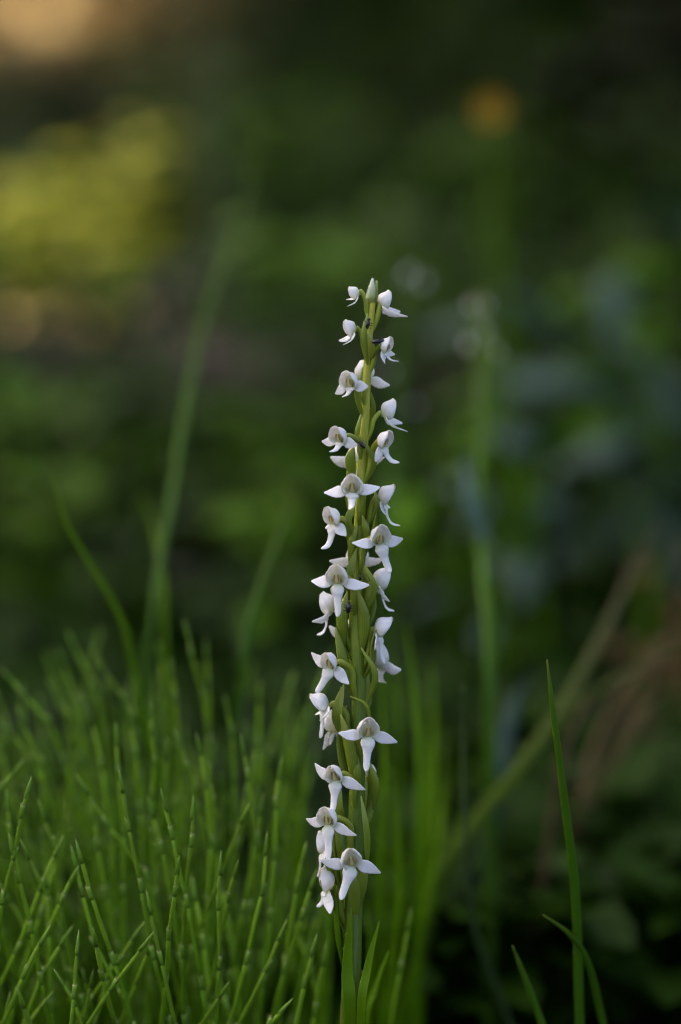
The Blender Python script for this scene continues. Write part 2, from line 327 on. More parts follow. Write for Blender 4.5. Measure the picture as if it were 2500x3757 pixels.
# ------------------------------------------------------------------ background plants
def leafy_plant(name, h, nleaf, mat, L, spread, seed, stemmat=None, lean=0.0, zr=(.0, .7)):
    rg = random.Random(seed); root = empty(name)
    mb = MB(); top = Vector((lean * h, 0, h))
    P = mb.sweep([Vector((0, 0, -.02)), Vector((rg.uniform(-.1, .1) * h * .4, 0, h * .5)), top], [.0035, .003, .0015], [.0035, .003, .0015], (1, 0, 0), m=6, n=8)
    mb.build('stem', stemmat or M_leaf_m, root)
    for i in range(nleaf):
        f = 0.22 + 0.78 * (i + rg.uniform(0, .8)) / nleaf; f = min(f, 1)
        p = P[int(f * 8)].lerp(P[min(8, int(f * 8) + 1)], f * 8 - int(f * 8))
        a = i * 2.4 + rg.uniform(-.4, .4); d = Vector((math.cos(a), math.sin(a), rg.uniform(*zr)))
        ll = L * rg.uniform(.75, 1.2) * (1.1 - .35 * f); s = Vector((-math.sin(a), math.cos(a), rg.uniform(-.35, .35)))
        d = d.normalized() * spread
        q = MB(); q.sweep([p, p + d * ll * .35 + Vector((0, 0, ll * .04)), p + d * ll * .75 - Vector((0, 0, ll * .02)), p + d * ll - Vector((0, 0, ll * .18))],
                          [.0015, ll * .26, ll * .22, .001], [.0006, .0008, .0006, .0004], s, m=8, n=8, cup=-.18, wave=.04)
        q.build('leaf', mat, root)
    return root
protos = {}
def plant(kind, px, py, y, label, group, L=None, nleaf=None, dz=0.0):
    """stands a plant with its top in that line of sight, its base in the soil"""
    p = W(px, py, y); g = ground_z(p.x, p.y); h = max(.05, p.z - g)
    mats = {'dark': M_leaf_d, 'mid': M_leaf_m, 'lush': M_leaf_b, 'yellow': M_leaf_y, 'silver': M_leaf_sheen, 'rust': M_rust}
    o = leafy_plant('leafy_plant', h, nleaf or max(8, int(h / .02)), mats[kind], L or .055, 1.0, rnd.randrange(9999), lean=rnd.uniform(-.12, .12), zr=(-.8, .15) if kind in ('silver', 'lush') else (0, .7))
    o.location = (p.x, p.y, g); o.rotation_euler.z = rnd.uniform(0, 6.28)
    tag(o, label, 'plant', group); return o
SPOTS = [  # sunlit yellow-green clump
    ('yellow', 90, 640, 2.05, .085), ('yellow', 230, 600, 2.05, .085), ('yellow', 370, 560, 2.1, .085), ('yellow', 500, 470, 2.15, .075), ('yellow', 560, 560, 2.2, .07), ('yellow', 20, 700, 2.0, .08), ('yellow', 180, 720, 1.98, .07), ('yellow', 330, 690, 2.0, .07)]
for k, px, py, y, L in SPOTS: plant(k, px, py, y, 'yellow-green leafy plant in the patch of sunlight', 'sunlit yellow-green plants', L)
SHEEN = [(1900, 790, .95, .075, 4), (2335, 850, 1.0, .07, 4), (2340, 1120, .9, .10, 6), (2430, 1200, .85, .10, 6), (2060, 1300, .9, .07, 5), (1790, 1200, .75, .05, 4), (2490, 1420, .9, .09, 5), (1830, 1480, .7, .04, 4), (1980, 1760, .65, .035, 4), (1690, 1210, .7, .035, 3), (2500, 520, 1.4, .10, 5), (2250, 1500, .85, .07, 5), (1880, 1950, .6, .03, 3)]
for px, py, y, L, nl in SHEEN: plant('silver', px, py, y, 'broad-leaved plant with pale silvery green leaves behind the orchid', 'silvery broad-leaved plants', L, nleaf=nl)
GRN = [(2230, 960, 1.0, .08), (2180, 1060, 1.05, .08), (1940, 1380, .9, .07), (1890, 1480, .85, .06), (1700, 1500, .9, .05), (1830, 1290, 1.0, .05), (2260, 1420, .9, .05), (2420, 930, 1.3, .06), (1560, 1600, .8, .05), (1080, 1500, .9, .05), (900, 1480, 1.0, .05), (1200, 1400, 1.1, .05), (200, 1720, .8, .05), (80, 1650, .9, .05), (1000, 1750, .75, .05), (1850, 330, 2.4, .08), (1200, 300, 2.8, .09), (980, 350, 2.8, .09), (1500, 520, 2.2, .07), (600, 180, 3.2, .1), (760, 260, 3.0, .09)]
for i, (px, py, y, L) in enumerate(GRN):
    if i < 10: plant('lush', px, py, y, 'lush bright green leafy plant among the silvery broad-leaved plants', 'lush green plants', L)
    elif y < 1.2: plant('mid', px, py, y, 'green leafy plant in the shaded undergrowth just behind the grasses', 'green undergrowth plants', L)
    else: plant('mid', px, py, y, 'green leafy plant far back on the shaded bank', 'green plants on the bank', L)
for px, py, y, L in ((1560, 3350, .32, .035), (1700, 3450, .3, .035), (1480, 3500, .28, .03), (1820, 3300, .42, .04), (2050, 3350, .5, .04), (2300, 3450, .38, .035)):
    plant('mid', px, py, y, 'low green leafy seedling at the foot of the grasses', 'low green seedlings', L, nleaf=8)
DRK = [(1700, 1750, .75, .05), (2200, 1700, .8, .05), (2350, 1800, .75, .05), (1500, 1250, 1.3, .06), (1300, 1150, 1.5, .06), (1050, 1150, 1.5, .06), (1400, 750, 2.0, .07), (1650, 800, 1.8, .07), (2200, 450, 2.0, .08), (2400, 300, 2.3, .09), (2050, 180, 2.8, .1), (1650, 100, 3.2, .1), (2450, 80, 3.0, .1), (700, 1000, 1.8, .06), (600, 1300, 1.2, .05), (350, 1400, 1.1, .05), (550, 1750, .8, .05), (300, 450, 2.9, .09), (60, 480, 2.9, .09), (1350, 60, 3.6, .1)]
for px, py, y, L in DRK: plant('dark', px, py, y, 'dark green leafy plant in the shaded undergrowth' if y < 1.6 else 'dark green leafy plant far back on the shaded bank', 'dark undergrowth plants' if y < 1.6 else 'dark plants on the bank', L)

# dry needle litter on the sunlit bank and under the sunlit plants
def litter(cx, cy, rx, ry, n, seed):
    rg = random.Random(seed); mb = MB()
    for k in range(n):
        a = rg.uniform(0, 6.28); r = math.sqrt(rg.random()); x = cx + rx * r * math.cos(a); y = cy + ry * r * math.sin(a)
        b = rg.uniform(0, 6.28); L = rg.uniform(.04, .10)
        mb.leaf(Vector((x, y, ground_z(x, y) + rg.uniform(.01, .05))), Vector((math.cos(b), math.sin(b), rg.uniform(-.1, .5))), Vector((-math.sin(b), math.cos(b), .3)), L, L * .3, .1, rg.random())
    return mb.build('dry_litter', M_duff)
tag(litter(FAR.x - .2, FAR.y + .3, .9, 1.6, 5200, 3), 'dry tan leaf litter on the sunlit bank', 'leaf litter', kind='stuff')
tag(litter(W(140, 950, 2.0).x, 1.9, .13, .2, 500, 4), 'dry tan leaf litter below the sunlit yellow-green plants', 'leaf litter', kind='stuff')

for px, pt, pb, y, r in ((760, 170, 1200, 1.5, .003), (800, 900, 1300, 1.2, .0022)):
    a, b = W(px, pt, y), W(px + rnd.uniform(-60, 60), pb, y); g = ground_z(b.x, b.y); root = empty('dry_stalk', (b.x, b.y, g)); o = Vector((b.x, b.y, g)); tp = a - o
    mb = MB(); mb.sweep([Vector((0, 0, -.02)), tp * .5 + Vector((.006, 0, 0)), tp], [r, r * .8, r * .5], [r, r * .8, r * .5], (1, 0, 0), m=8, n=14); mb.build('stem', M_pale, root)
    for k in range(16):
        f = .62 + .38 * k / 15; q = tp * f + Vector((.006 * (1 - abs(2 * f - 1)), 0, 0)); an = k * 2.4; d = Vector((math.cos(an), math.sin(an), .9)).normalized()
        mb = MB(); mb.sweep([q, q + d * .014, q + d * .026], [.001, 0.0062, .0006], [.001, .005, .0005], (0, 0, 1), m=6, n=6); mb.build('seed_head', M_pale, root)
    tag(root, 'dry beige seeded stalk standing in the undergrowth', 'dry stalk', 'dry stalks in the undergrowth')

# fallen log in the dark spot
lg = empty('fallen_log', (W(230, 1250, 1.5).x, 1.5, ground_z(-.4, 1.5)))
mb = MB(); mb.sweep([Vector((-.45, .12, .03)), Vector((-.1, .02, .055)), Vector((.28, -.06, .05))], [.05, .055, .045], [.045, .05, .042], (0, 1, 0), m=14, n=14, ridge=.04)
mb.build('trunk', M_log, lg)
mb = MB(); mb.sweep([Vector((.05, 0, .08)), Vector((.09, .02, .13)), Vector((.1, .03, .16))], [.014, .01, .007], [.014, .01, .007], (0, 1, 0), m=8); mb.build('branch_stub', M_log, lg)
tag(lg, 'short rotting brown log lying in the undergrowth', 'log')

# orange wildflower
p = W(1800, 400, .75); g = ground_z(p.x, p.y); fl = empty('orange_wildflower', (p.x, p.y, g)); h = p.z - g
mb = MB(); mb.sweep([Vector((0, 0, -.02)), Vector((.01, 0, h * .5)), Vector((0, 0, h))], [.0022, .002, .0016], [.0022, .002, .0016], (1, 0, 0), m=6); mb.build('stem', M_leaf_m, fl)
for k in range(9):
    a = k * 2 * math.pi / 9; d = Vector((math.cos(a) * .95, -.35, math.sin(a) * .9)); o = Vector((0, -.002, h))
    mb = MB(); mb.sweep([o, o + d * .004, o + d * .008, o + d * .0105], [.0008, .0022, .0023, .0005], [.0004, .0005, .0005, .0003], Vector((-math.sin(a), 0, math.cos(a))), m=8, cup=.15); mb.build('petal', M_orange, fl)
mb = MB(); mb.ellipsoid((0, -.003, h), Vector((.003, 0, 0)), Vector((0, .002, 0)), Vector((0, 0, .003))); mb.build('flower_centre', M_anther, fl)
tag(fl, 'single orange wildflower glowing in the dark undergrowth', 'flower')

# ------------------------------------------------------------------ the orchid
STEM = [(1285, 3757), (1300, 3300), (1312, 2900), (1318, 2550), (1305, 2250), (1316, 2000), (1327, 1800), (1337, 1600), (1347, 1400), (1352, 1280), (1364, 1150), (1370, 1085)]
def lean_y(py): return 0.040 * (3757 - py) / 2700 - 0.014
SP = [W(a, b, lean_y(b)) for a, b in STEM]
gz0 = ground_z(SP[0].x, 0)
SP = [Vector((SP[0].x - .004, 0, gz0 - .01)), Vector((SP[0].x - .003, 0, gz0 + .05))] + SP
def stem_at(z):
    for a, b in zip(SP, SP[1:]):
        if a.z <= z <= b.z: return a.lerp(b, (z - a.z) / (b.z - a.z))
    return SP[-1].copy() if z > SP[-1].z else SP[0].copy()
ZB = SP[2].z; ZT = SP[-1].z
def stem_r(z):
    f = min(1, max(0, (z - ZB) / (ZT - ZB))); return .0023 * (1 - f) ** .9 + .0010
mm = 0.001
def hood_mesh(mb, F, k=1.0, elev=52, width=1.0, close=0.0):
    e = R(elev); ax = Vector((0, -math.cos(e), math.sin(e))); u = Vector((0, math.sin(e), math.cos(e))); X = Vector((1, 0, 0))
    nt_, nf = 11, 17; base = len(mb.v); O = Vector((0, 1.2, -.9))
    Rp = [.7, 1.8, 2.6, 3.1, 3.3, 3.25, 3.0, 2.55, 2.0, 1.4]
    fm = [150, 140, 128, 118, 110, 104, 98, 92, 84, 74]
    for lay, th in ((0, 0.0), (1, .22)):
        for i in range(nt_):
            t = i / (nt_ - 1); r0 = lerp_list(Rp, t) - th; f_ = R(lerp_list(fm, t) + close * 40)
            if i == 0 and lay: r0 = .4
            for j in range(nf):
                s = j / (nf - 1) * 2 - 1; ph = s * f_
                r = r0 * (1 - .07 * (1 - abs(math.cos(ph * 1.5))) + .03 * math.sin(j * 2.1 + i * .8))
                fl = .35 * max(0, t - .8) * 5 * (abs(s) ** 2 - .3)       # rim flares a little
                q = O + ax * (6.6 * t + lay * .05) + u * (.9 * max(0, (t - .72) / .28) ** 2) + u * (r * math.cos(ph) * 1.05) + X * (r * math.sin(ph) * width * 1.05) + u * fl * .3 + X * fl * s
                mb.v.append(F(q * k)); mb.t.append(t); mb.s.append(s)
    n1 = nt_ * nf
    for i in range(nt_ - 1):
        for j in range(nf - 1):
            a = base + i * nf + j
            mb.f.append((a, a + 1, a + nf + 1, a + nf)); b = a + n1; mb.f.append((b, b + nf, b + nf + 1, b + 1))
    for i in range(nt_ - 1):
        for j in (0, nf - 1):
            a = base + i * nf + j; q = (a, a + nf, a + nf + n1, a + n1); mb.f.append(q if j == 0 else q[::-1])
    for j in range(nf - 1):
        for i in (0, nt_ - 1):
            a = base + i * nf + j; q = (a, a + 1, a + 1 + n1, a + n1); mb.f.append(q[::-1] if i == 0 else q)

def make_flower(root, px, py, az, size=1.0, roll=0, tilt=0, SL=0, SR=0, lip=0, curl=0.5, liplen=1.0, sl=1.0, sr=1.0, elev=52, sweep=0.0, width=1.0, dy=None, top=False, close=0.0, stem_fn=None, ovary=True, detail=True, nolip=False, lipw=1.0):
    """one flower: hood, two side sepals, lip, column and ovary; az 0 faces the lens, +90 right, 180 away"""
    sf = stem_fn or stem_at
    a = R(az); f = Vector((math.sin(a), -math.cos(a), 0)); rgt = Vector((math.cos(a), math.sin(a), 0)); up = Vector((0, 0, 1))
    y = lean_y(py) - math.cos(a) * .0105 if dy is None else dy
    c = W(px, py, y)
    rot = Matrix((rgt, -f, up)).transposed()           # local x right, -y forward, z up
    rot = rot @ Matrix.Rotation(R(-tilt), 3, 'X') @ Matrix.Rotation(R(-roll), 3, 'Y')
    k = mm * size * (1.04 if abs(az) < 60 or top else 1.13)
    F = lambda q: c + rot @ (Vector(q) * k)
    mb = MB(); hood_mesh(mb, F, 1.0, elev - (16 if abs(az) < 60 else 0) + rnd.uniform(-4, 4), width, close); fo = mb.build('flower', M_hood, root)
    for sg, ang, ln in ((-1, SL, sl), (1, SR, sr)):
        if ln <= 0: continue
        wv = rnd.uniform(.8, 1.02); an = R(ang + rnd.uniform(-8, 8)); ln = ln * rnd.uniform(.95, 1.05)
        d = Vector((sg * math.cos(an), 0, math.sin(an))); nz = Vector((-sg * math.sin(an), 0, math.cos(an)))
        b = Vector((sg * 1.5, .6, -.6)); bk = sweep + rnd.uniform(-.3, .6)
        path = [b, b + d * 2.2 * ln + Vector((0, -.3, 0)), b + d * 4.4 * ln + Vector((0, bk * .3, 0)) - nz * .1, b + d * 6.9 * ln + Vector((0, bk, 0)) + nz * rnd.uniform(-.2, .7)]
        mb = MB(); mb.sweep([F(q) for q in path], [x * k * wv for x in (.7, 1.35, 1.75, 2.0, 2.08, 2.0, 1.82, 1.55, 1.2, .75, .3)], [x * k for x in (.25, .3, .28, .24, .2, .1)], rot @ (nz + Vector((0, .35, 0))), m=10, n=20, cup=.16 * sg, wave=.05, twist=rnd.uniform(-.75, .75))
        mb.build('sepal', M_petal, fo)
    if not nolip:
        an = R(lip + rnd.uniform(-3, 3)); d = Vector((math.sin(an), 0, -math.cos(an))); fw = Vector((0, -1, 0)); Ln = 8.2 * liplen
        b = Vector((0, .1, -.9))
        path = [b, b + d * Ln * .22 + fw * 1.1, b + d * Ln * .5 + fw * (1.0 + .3 * curl), b + d * Ln * .8 + fw * (1.2 + 1.6 * curl), b + d * Ln * (1 - .12 * curl) + fw * (1.5 + 4.2 * curl)]
        mb = MB(); mb.sweep([F(q) for q in path], [x * k * lipw for x in (1.1, 1.9, 2.2, 2.05, 1.65, 1.3, 1.15, 1.08, 1.04, .98, .78, .3)], [x * k for x in (.3, .36, .34, .32, .3, .3, .28, .15)], rot @ Vector((math.cos(an), rnd.uniform(-.15, .15), math.sin(an))), m=10, n=22, cup=-.22, wave=.05, twist=rnd.uniform(-.6, .6))
        mb.build('lip', M_petal, fo)
    if detail and abs(az) < 100:
        mb = MB(); mb.ellipsoid(F((0, -.5, .6)), rot @ Vector((1.1, 0, 0)) * k, rot @ Vector((0, .8, .35)) * k, rot @ Vector((0, -.4, 1.6)) * k); mb.build('column', M_column, fo)
        for sg in (-1, 1):
            mb = MB(); mb.ellipsoid(F((sg * .6, -1.2, 1.0)), rot @ Vector((.33, 0, 0)) * k, rot @ Vector((0, .35, .1)) * k, rot @ Vector((sg * -.15, -.3, 1.15)) * k, 8, 5); mb.build('anther', M_anther, fo)
    if ovary:
        back = F((0, 1.5, -.9)); zb = c.z - .0145 * (0.62 if top else 1.0); s0 = sf(zb); r0 = stem_r(zb)
        s1 = sf(zb + (.004 if top else .006)); s2 = sf(zb + (.0072 if top else .0115))
        path = [s0 + f * r0 * .4, s1 + f * (r0 + (.0006 if top else .0012)), s2 + f * (r0 + (.0012 if top else .0019)), back.lerp(s2 + f * (r0 + .002), .35) + Vector((0, 0, .0022)), back + Vector((0, 0, .0004))]
        ok = .62 if top else .85
        mb = MB(); mb.sweep(path, [ok * q for q in (.0007, .0013, .00155, .00125, .0009, .0007)], [ok * q for q in (.0007, .0013, .0015, .00125, .0009, .0007)], rgt, m=12, n=16, ridge=.06, twist=1.2)
        mb.build('ovary', M_ovary_top if top else M_ovary, fo)
        # bract below it
        if top or abs(az) < 60: return fo
        bl = (.014 + .013 * (1 - (c.z - ZB) / (ZT - ZB))) * rnd.uniform(.85, 1.15); q = Matrix.Rotation(rnd.uniform(-.45, .45), 3, 'Z') @ f
        z1 = zb - .002; sd = Vector((-q.y, q.x, 0)); bw = rnd.uniform(.0017, .0024)
        path = [sf(z1) + q * stem_r(z1) * .6, sf(z1 + bl * .3) + q * (stem_r(z1) + .0022), sf(z1 + bl * .7) + q * (stem_r(z1) + .0036) + sd * rnd.uniform(-.001, .001), sf(z1 + bl) + q * (stem_r(z1) + .0036 + rnd.uniform(-.001, .003)) + sd * rnd.uniform(-.003, .003) + Vector((0, 0, 0))]
        mb = MB(); mb.sweep(path, [bw * .2, bw * 1.1, bw * 1.1, bw * .65, .0002], [.0005, .00045, .0004, .0003, .0001], sd, m=10, n=14, cup=-.45 if True else 0, twist=rnd.uniform(-.3, .3))
        mb.build('bract', M_bract_top if top else M_bract, root)
    return fo

orchid = empty('white_bog_orchid', (0, 0, 0))
tag(orchid, 'tall white orchid with a long spike of small winged flowers, in sharp focus', 'orchid')
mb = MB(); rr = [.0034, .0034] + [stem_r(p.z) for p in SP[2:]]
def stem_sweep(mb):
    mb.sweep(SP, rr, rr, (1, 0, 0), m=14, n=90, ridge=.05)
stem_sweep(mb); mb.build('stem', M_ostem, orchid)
# (px, py, facing, keyword settings) from the top of the spike down
FL = [
 (1308, 1080, -88, dict(size=.62, close=.6, SL=-40, SR=-40, sl=.95, sr=.95, sweep=-6, nolip=True, top=True, elev=30, width=.85)),
 (1408, 1120, 100, dict(size=.9, SL=-22, SR=-30, sl=.95, sr=.7, sweep=-7.5, nolip=True, top=True, elev=46)),
 (1290, 1214, -78, dict(size=.74, close=.5, SL=-50, SR=-42, sl=.9, sr=.95, sweep=-5.5, liplen=.45, curl=.9, top=True, elev=40, width=.8)),
 (1416, 1282, 66, dict(size=.78, SL=-55, SR=-35, sl=.75, sr=.7, sweep=-2, liplen=.5, curl=1.0, lipw=1.2, top=True, elev=50)),
 (1285, 1410, -28, dict(size=.92, SL=-30, SR=0, sl=.8, sr=.75, liplen=.35, curl=1, top=True, elev=58)),
 (1338, 1385, 178, dict(size=.95, SL=-12, SR=0, liplen=.4, sl=1.0, sr=.8, top=True, elev=60)),
 (1422, 1522, 98, dict(size=.98, SL=-38, SR=-40, sl=.95, sr=.7, sweep=-6.5, nolip=True, top=True, elev=42)),
 (1247, 1612, -35, dict(size=.92, SL=-18, SR=-8, sl=.95, sr=.75, liplen=.35, curl=1.0, top=True, elev=58)),
 (1408, 1630, 58, dict(size=.9, SL=-60, SR=10, sl=.8, sr=.5, liplen=.75, curl=1.0, lip=15, elev=62)),
 (1312, 1700, 185, dict(size=.98, SL=10, SR=14, liplen=.8, curl=.3, lip=-15, elev=55)),
 (1293, 1795, -3, dict(size=1.04, SL=-4, SR=8, sl=1.0, sr=1.0, liplen=.55, curl=1.0, elev=62)),
 (1408, 1830, 82, dict(size=.95, SL=-55, SR=-45, sl=.75, sr=.6, sweep=-2.5, liplen=1.0, curl=.9, elev=34)),
 (1224, 1912, -52, dict(size=.95, SL=-30, SR=-40, sl=.6, sr=.8, liplen=1.05, curl=.85, elev=60)),
 (1393, 1985, 22, dict(size=1.02, SL=4, SR=-2, sl=1.05, sr=.95, liplen=1.15, curl=.35, lip=14, elev=62)),
 (1312, 2062, 180, dict(size=1.0, SL=6, SR=10, liplen=.6, elev=55)),
 (1238, 2130, -14, dict(size=1.06, SL=-8, SR=-8, sl=.9, sr=1.15, liplen=1.2, curl=.15, elev=64, lip=3)),
 (1394, 2142, 100, dict(size=1.0, SL=-42, SR=-40, sl=.8, sr=.8, sweep=-2.5, liplen=1.0, curl=.7, elev=40)),
 (1210, 2235, -105, dict(size=.98, SL=-10, SR=-25, sl=.7, sr=.85, sweep=-4, liplen=.95, curl=.6, elev=40)),
 (1390, 2310, 84, dict(size=.98, SL=-60, SR=-60, sl=.8, sr=.8, liplen=1.15, curl=.15, elev=24)),
 (1300, 2338, 180, dict(size=1.0, SL=12, SR=24, elev=55, liplen=.6)),
 (1215, 2440, -32, dict(size=1.02, SL=32, SR=-48, sl=.95, sr=1.0, liplen=1.1, curl=.3, lip=-24, elev=52, width=.75)),
 (1385, 2432, 142, dict(size=1.08, SL=-6, SR=-10, sl=1.05, sr=.8, liplen=.7, curl=.5, elev=66)),
 (1192, 2585, -82, dict(size=.98, SL=-45, SR=-25, sl=.7, sr=.8, sweep=-3, liplen=1.15, curl=.0, elev=22)),
 (1222, 2670, -128, dict(size=.92, SL=-40, SR=-55, sl=1.0, sr=1.0, liplen=.7, curl=.3, elev=58)),
 (1350, 2690, 8, dict(size=1.08, SL=6, SR=-18, sl=1.0, sr=1.1, liplen=1.25, curl=.1, lip=-3, elev=62)),
 (1232, 2852, -20, dict(size=1.04, SL=36, SR=-30, sl=1.05, sr=1.15, liplen=1.2, curl=.2, lip=-14, elev=50, width=.8, roll=8)),
 (1205, 3015, -28, dict(size=1.04, SL=-8, SR=-22, sl=.95, sr=1.15, liplen=1.3, curl=.1, lip=4, elev=60)),
 (1186, 3115, -95, dict(size=.95, SL=-25, SR=-20, sl=.8, sr=.8, liplen=1.0, curl=.1, elev=56)),
 (1290, 3165, 8, dict(size=1.14, SL=26, SR=-32, sl=1.1, sr=1.1, liplen=1.2, curl=.15, lip=-28, elev=58, width=.9, roll=10)),
 (1196, 3255, -82, dict(size=1.02, SL=55, SR=-55, sl=.95, sr=1.0, liplen=.6, curl=.3, elev=55)),
 (1352, 2850, 150, dict(size=.7, SL=-60, SR=-60, sl=.5, sr=.5, liplen=.4, elev=70, close=.6)),
]
for px, py, az, kw in FL: make_flower(orchid, px, py, az, **kw)
# closed buds at the tip and loose bracts
for px0, py0, px1, py1, r, mat in ((1362, 1110, 1368, 1022, .0014, M_bud), (1378, 1112, 1383, 1030, .0007, M_ovary_top), (1352, 1105, 1354, 1062, .0009, M_bud)):
    a, b = W(px0, py0, .011), W(px1, py1, .011 if r < .0015 else .0095)
    mb = MB(); mb.sweep([a, a.lerp(b, .4), b], [r * .5, r, r * .85, .0003], [r * .5, r, r * .8, .0003], (1, 0, 0), m=10, n=12, ridge=.05); mb.build('bud', mat, orchid)
LB = [ # visible bract leaves along the spike: base, middle, tip, width mm, depth offset
 ((1352, 1340), (1337, 1240), (1350, 1150), 2.6, -.004, 1), ((1362, 1310), (1372, 1270), (1345, 1215), 2.0, -.004, 1), ((1330, 1520), (1312, 1445), (1332, 1345), 2.4, -.004, 1), ((1355, 1540), (1372, 1500), (1362, 1440), 2.2, .002, 1),
 ((1322, 1640), (1310, 1590), (1325, 1520), 2.0, -.003, 1), ((1300, 1760), (1288, 1690), (1300, 1640), 4.0, -.003, 0), ((1345, 1760), (1372, 1690), (1315, 1595), 2.2, -.005, 0), ((1290, 2000), (1276, 1920), (1305, 1830), 3.0, -.004, 0), ((1352, 1935), (1382, 1860), (1372, 1790), 2.0, -.004, 0),
 ((1285, 2080), (1290, 2000), (1310, 1920), 3.0, -.004, 0), ((1335, 2050), (1345, 1960), (1330, 1890), 3.0, -.004, 0), ((1290, 2200), (1282, 2120), (1310, 2010), 3.4, -.004, 0), ((1335, 2250), (1375, 2160), (1342, 2075), 2.2, -.005, 0), ((1265, 2370), (1252, 2270), (1275, 2170), 4.4, -.004, 0), ((1320, 2420), (1335, 2280), (1310, 2160), 4.6, -.004, 0),
 ((1300, 2560), (1265, 2430), (1232, 2300), 4.2, -.005, 0), ((1340, 2590), (1378, 2480), (1325, 2375), 2.4, -.006, 0), ((1260, 2700), (1240, 2620), (1262, 2510), 4.2, -.004, 0), ((1360, 2660), (1345, 2590), (1285, 2555), 1.6, -.006, 0), ((1310, 2920), (1285, 2760), (1250, 2620), 4.6, -.006, 0), ((1370, 2960), (1376, 2880), (1352, 2790), 3.4, -.002, 0),
 ((1270, 3010), (1240, 2960), (1250, 2890), 4.0, .002, 1), ((1345, 3200), (1345, 3060), (1325, 2920), 2.6, -.006, 0), ((1300, 2950), (1312, 2850), (1300, 2740), 3.4, -.005, 0), ((1255, 3200), (1245, 3100), (1225, 3000), 2.4, -.003, 0), ((1315, 3330), (1330, 3240), (1345, 3140), 3.6, -.003, 0), ((1305, 3380), (1300, 3260), (1280, 3180), 4.2, -.005, 0),
 ((1262, 3560), (1238, 3420), (1230, 3250), 2.4, -.003, 0), ((1325, 3790), (1350, 3560), (1392, 3380), 3.6, -.006, 0), ((1345, 3800), (1375, 3640), (1425, 3490), 2.6, .03, 0), ((1285, 3790), (1275, 3560), (1290, 3330), 5.0, -.004, 0)]
for a, b, c, wd, oy, tp in LB:
    P3 = [W(q[0], q[1], lean_y(q[1]) + oy) for q in (a, b, c)]; wd *= .00043
    if a[1] > 3700: P3 = [Vector((P3[0].x - .002, P3[0].y + .002, .0))] + P3
    P3[0] = P3[0] + Vector((0, .0035, -.002))
    mb = MB(); mb.sweep(P3, [wd * .12, wd * .75, wd * 1.05, wd * 1.02, wd * .7, .0002], [.0005, .0005, .0004, .0003, .0001], Vector((1, rnd.uniform(-.5, .5), 0)), m=10, n=16, cup=rnd.choice((-.4, .35)))
    mb.build('leaf' if a[1] > 3700 else 'bract', M_bract_top if tp else (M_grass_l if a[1] > 3500 else M_bract), orchid)

# small black beetles on the spike
def beetle(px, py, ang, label, oy=-.004, sc=1.0):
    p = W(px, py, lean_y(py) + oy); root = empty('beetle', p); d = Vector((math.sin(R(ang)), 0, math.cos(R(ang)))); s = Vector((d.z, 0, -d.x)); n = Vector((0, -1, 0)); k = mm * sc
    mb = MB(); mb.ellipsoid((0, 0, 0), s * .55 * k, n * .5 * k, d * 1.15 * k); mb.build('body', M_beetle, root)
    mb = MB(); mb.ellipsoid(d * 1.25 * k, s * .36 * k, n * .32 * k, d * .35 * k, 8, 5); mb.build('head', M_beetle, root)
    for i in (-.5, .1, .6):
        for sg in (-1, 1):
            mb = MB(); mb.sweep([d * i * k, d * i * k + s * sg * .8 * k + n * .1 * k, d * (i + .1) * k + s * sg * 1.2 * k - n * .7 * k], [.09 * k, .07 * k, .04 * k], [.09 * k, .07 * k, .04 * k], d, m=5, n=5); mb.build('leg', M_beetle, root)
    tag(root, label, 'beetle', 'black beetles on the orchid')
beetle(1348, 1192, 18, 'tiny black beetle on the orchid stem near its tip', sc=1.5)
beetle(1384, 1253, 82, 'tiny black beetle lying across behind a flower near the spike tip', sc=1.55, oy=-.006)
beetle(1330, 1634, -40, 'tiny black beetle half hidden under an upper bract of the spike', oy=-.008, sc=1.2)
beetle(1322, 2120, 10, 'tiny black beetle beside the middle flowers of the spike', oy=-.007, sc=.9)
beetle(1279, 2232, 5, 'black beetle wedged between two bracts in mid spike', oy=-.009, sc=1.6)

# ------------------------------------------------------------------ blurred neighbouring orchids
def neighbour(pts, flowers, label, r=.0022, mat=M_grass_l, leaves=()):
    mat = M_grass if len(flowers) else mat
    root = empty('bog_orchid'); P = [W(a, b, y) for a, b, y in pts]
    P.append(Vector((P[-1].x, P[-1].y - .01, ground_z(P[-1].x, P[-1].y) - .01))); P.reverse()
    mb = MB(); mb.sweep(P, [r * 1.2, r, r * .6], [r * 1.2, r, r * .6], (1, 0, 0), m=10, n=30); mb.build('stem', mat, root)
    for px, py, y, az, sz in flowers:
        make_flower(root, px, py, az, size=sz, dy=y, ovary=False, detail=False, SL=-15, SR=-15)
    for q in leaves:
        L3 = [W(*u) for u in q[:-1]]; wd = q[-1]
        mb = MB(); mb.sweep(L3, [wd * .5, wd, wd * .8, .0003], [.0006, .0005, .0004, .0001], (1, .2, 0), m=10, n=14, cup=-.3); mb.build('leaf', M_leaf_sheen, root)
    return tag(root, label, 'orchid')
neighbour([(1760, 1090, .42), (1765, 1400, .36), (1760, 1900, .28), (1790, 2300, .22), (1800, 2700, .2)],
          [(1730, 1122, .42, 70, .4), (1785, 1120, .42, 80, .36), (1778, 1215, .41, 60, .36), (1715, 1260, .41, -60, .35), (1825, 1290, .41, 70, .35)],
          'blurred green orchid stalk with a few pale flowers behind the sharp spike', leaves=[((1790, 2000, .26), (1730, 1850, .27), (1700, 1690, .29), .004), ((1770, 1880, .3), (1720, 1760, .3), (1712, 1650, .3), .003)])
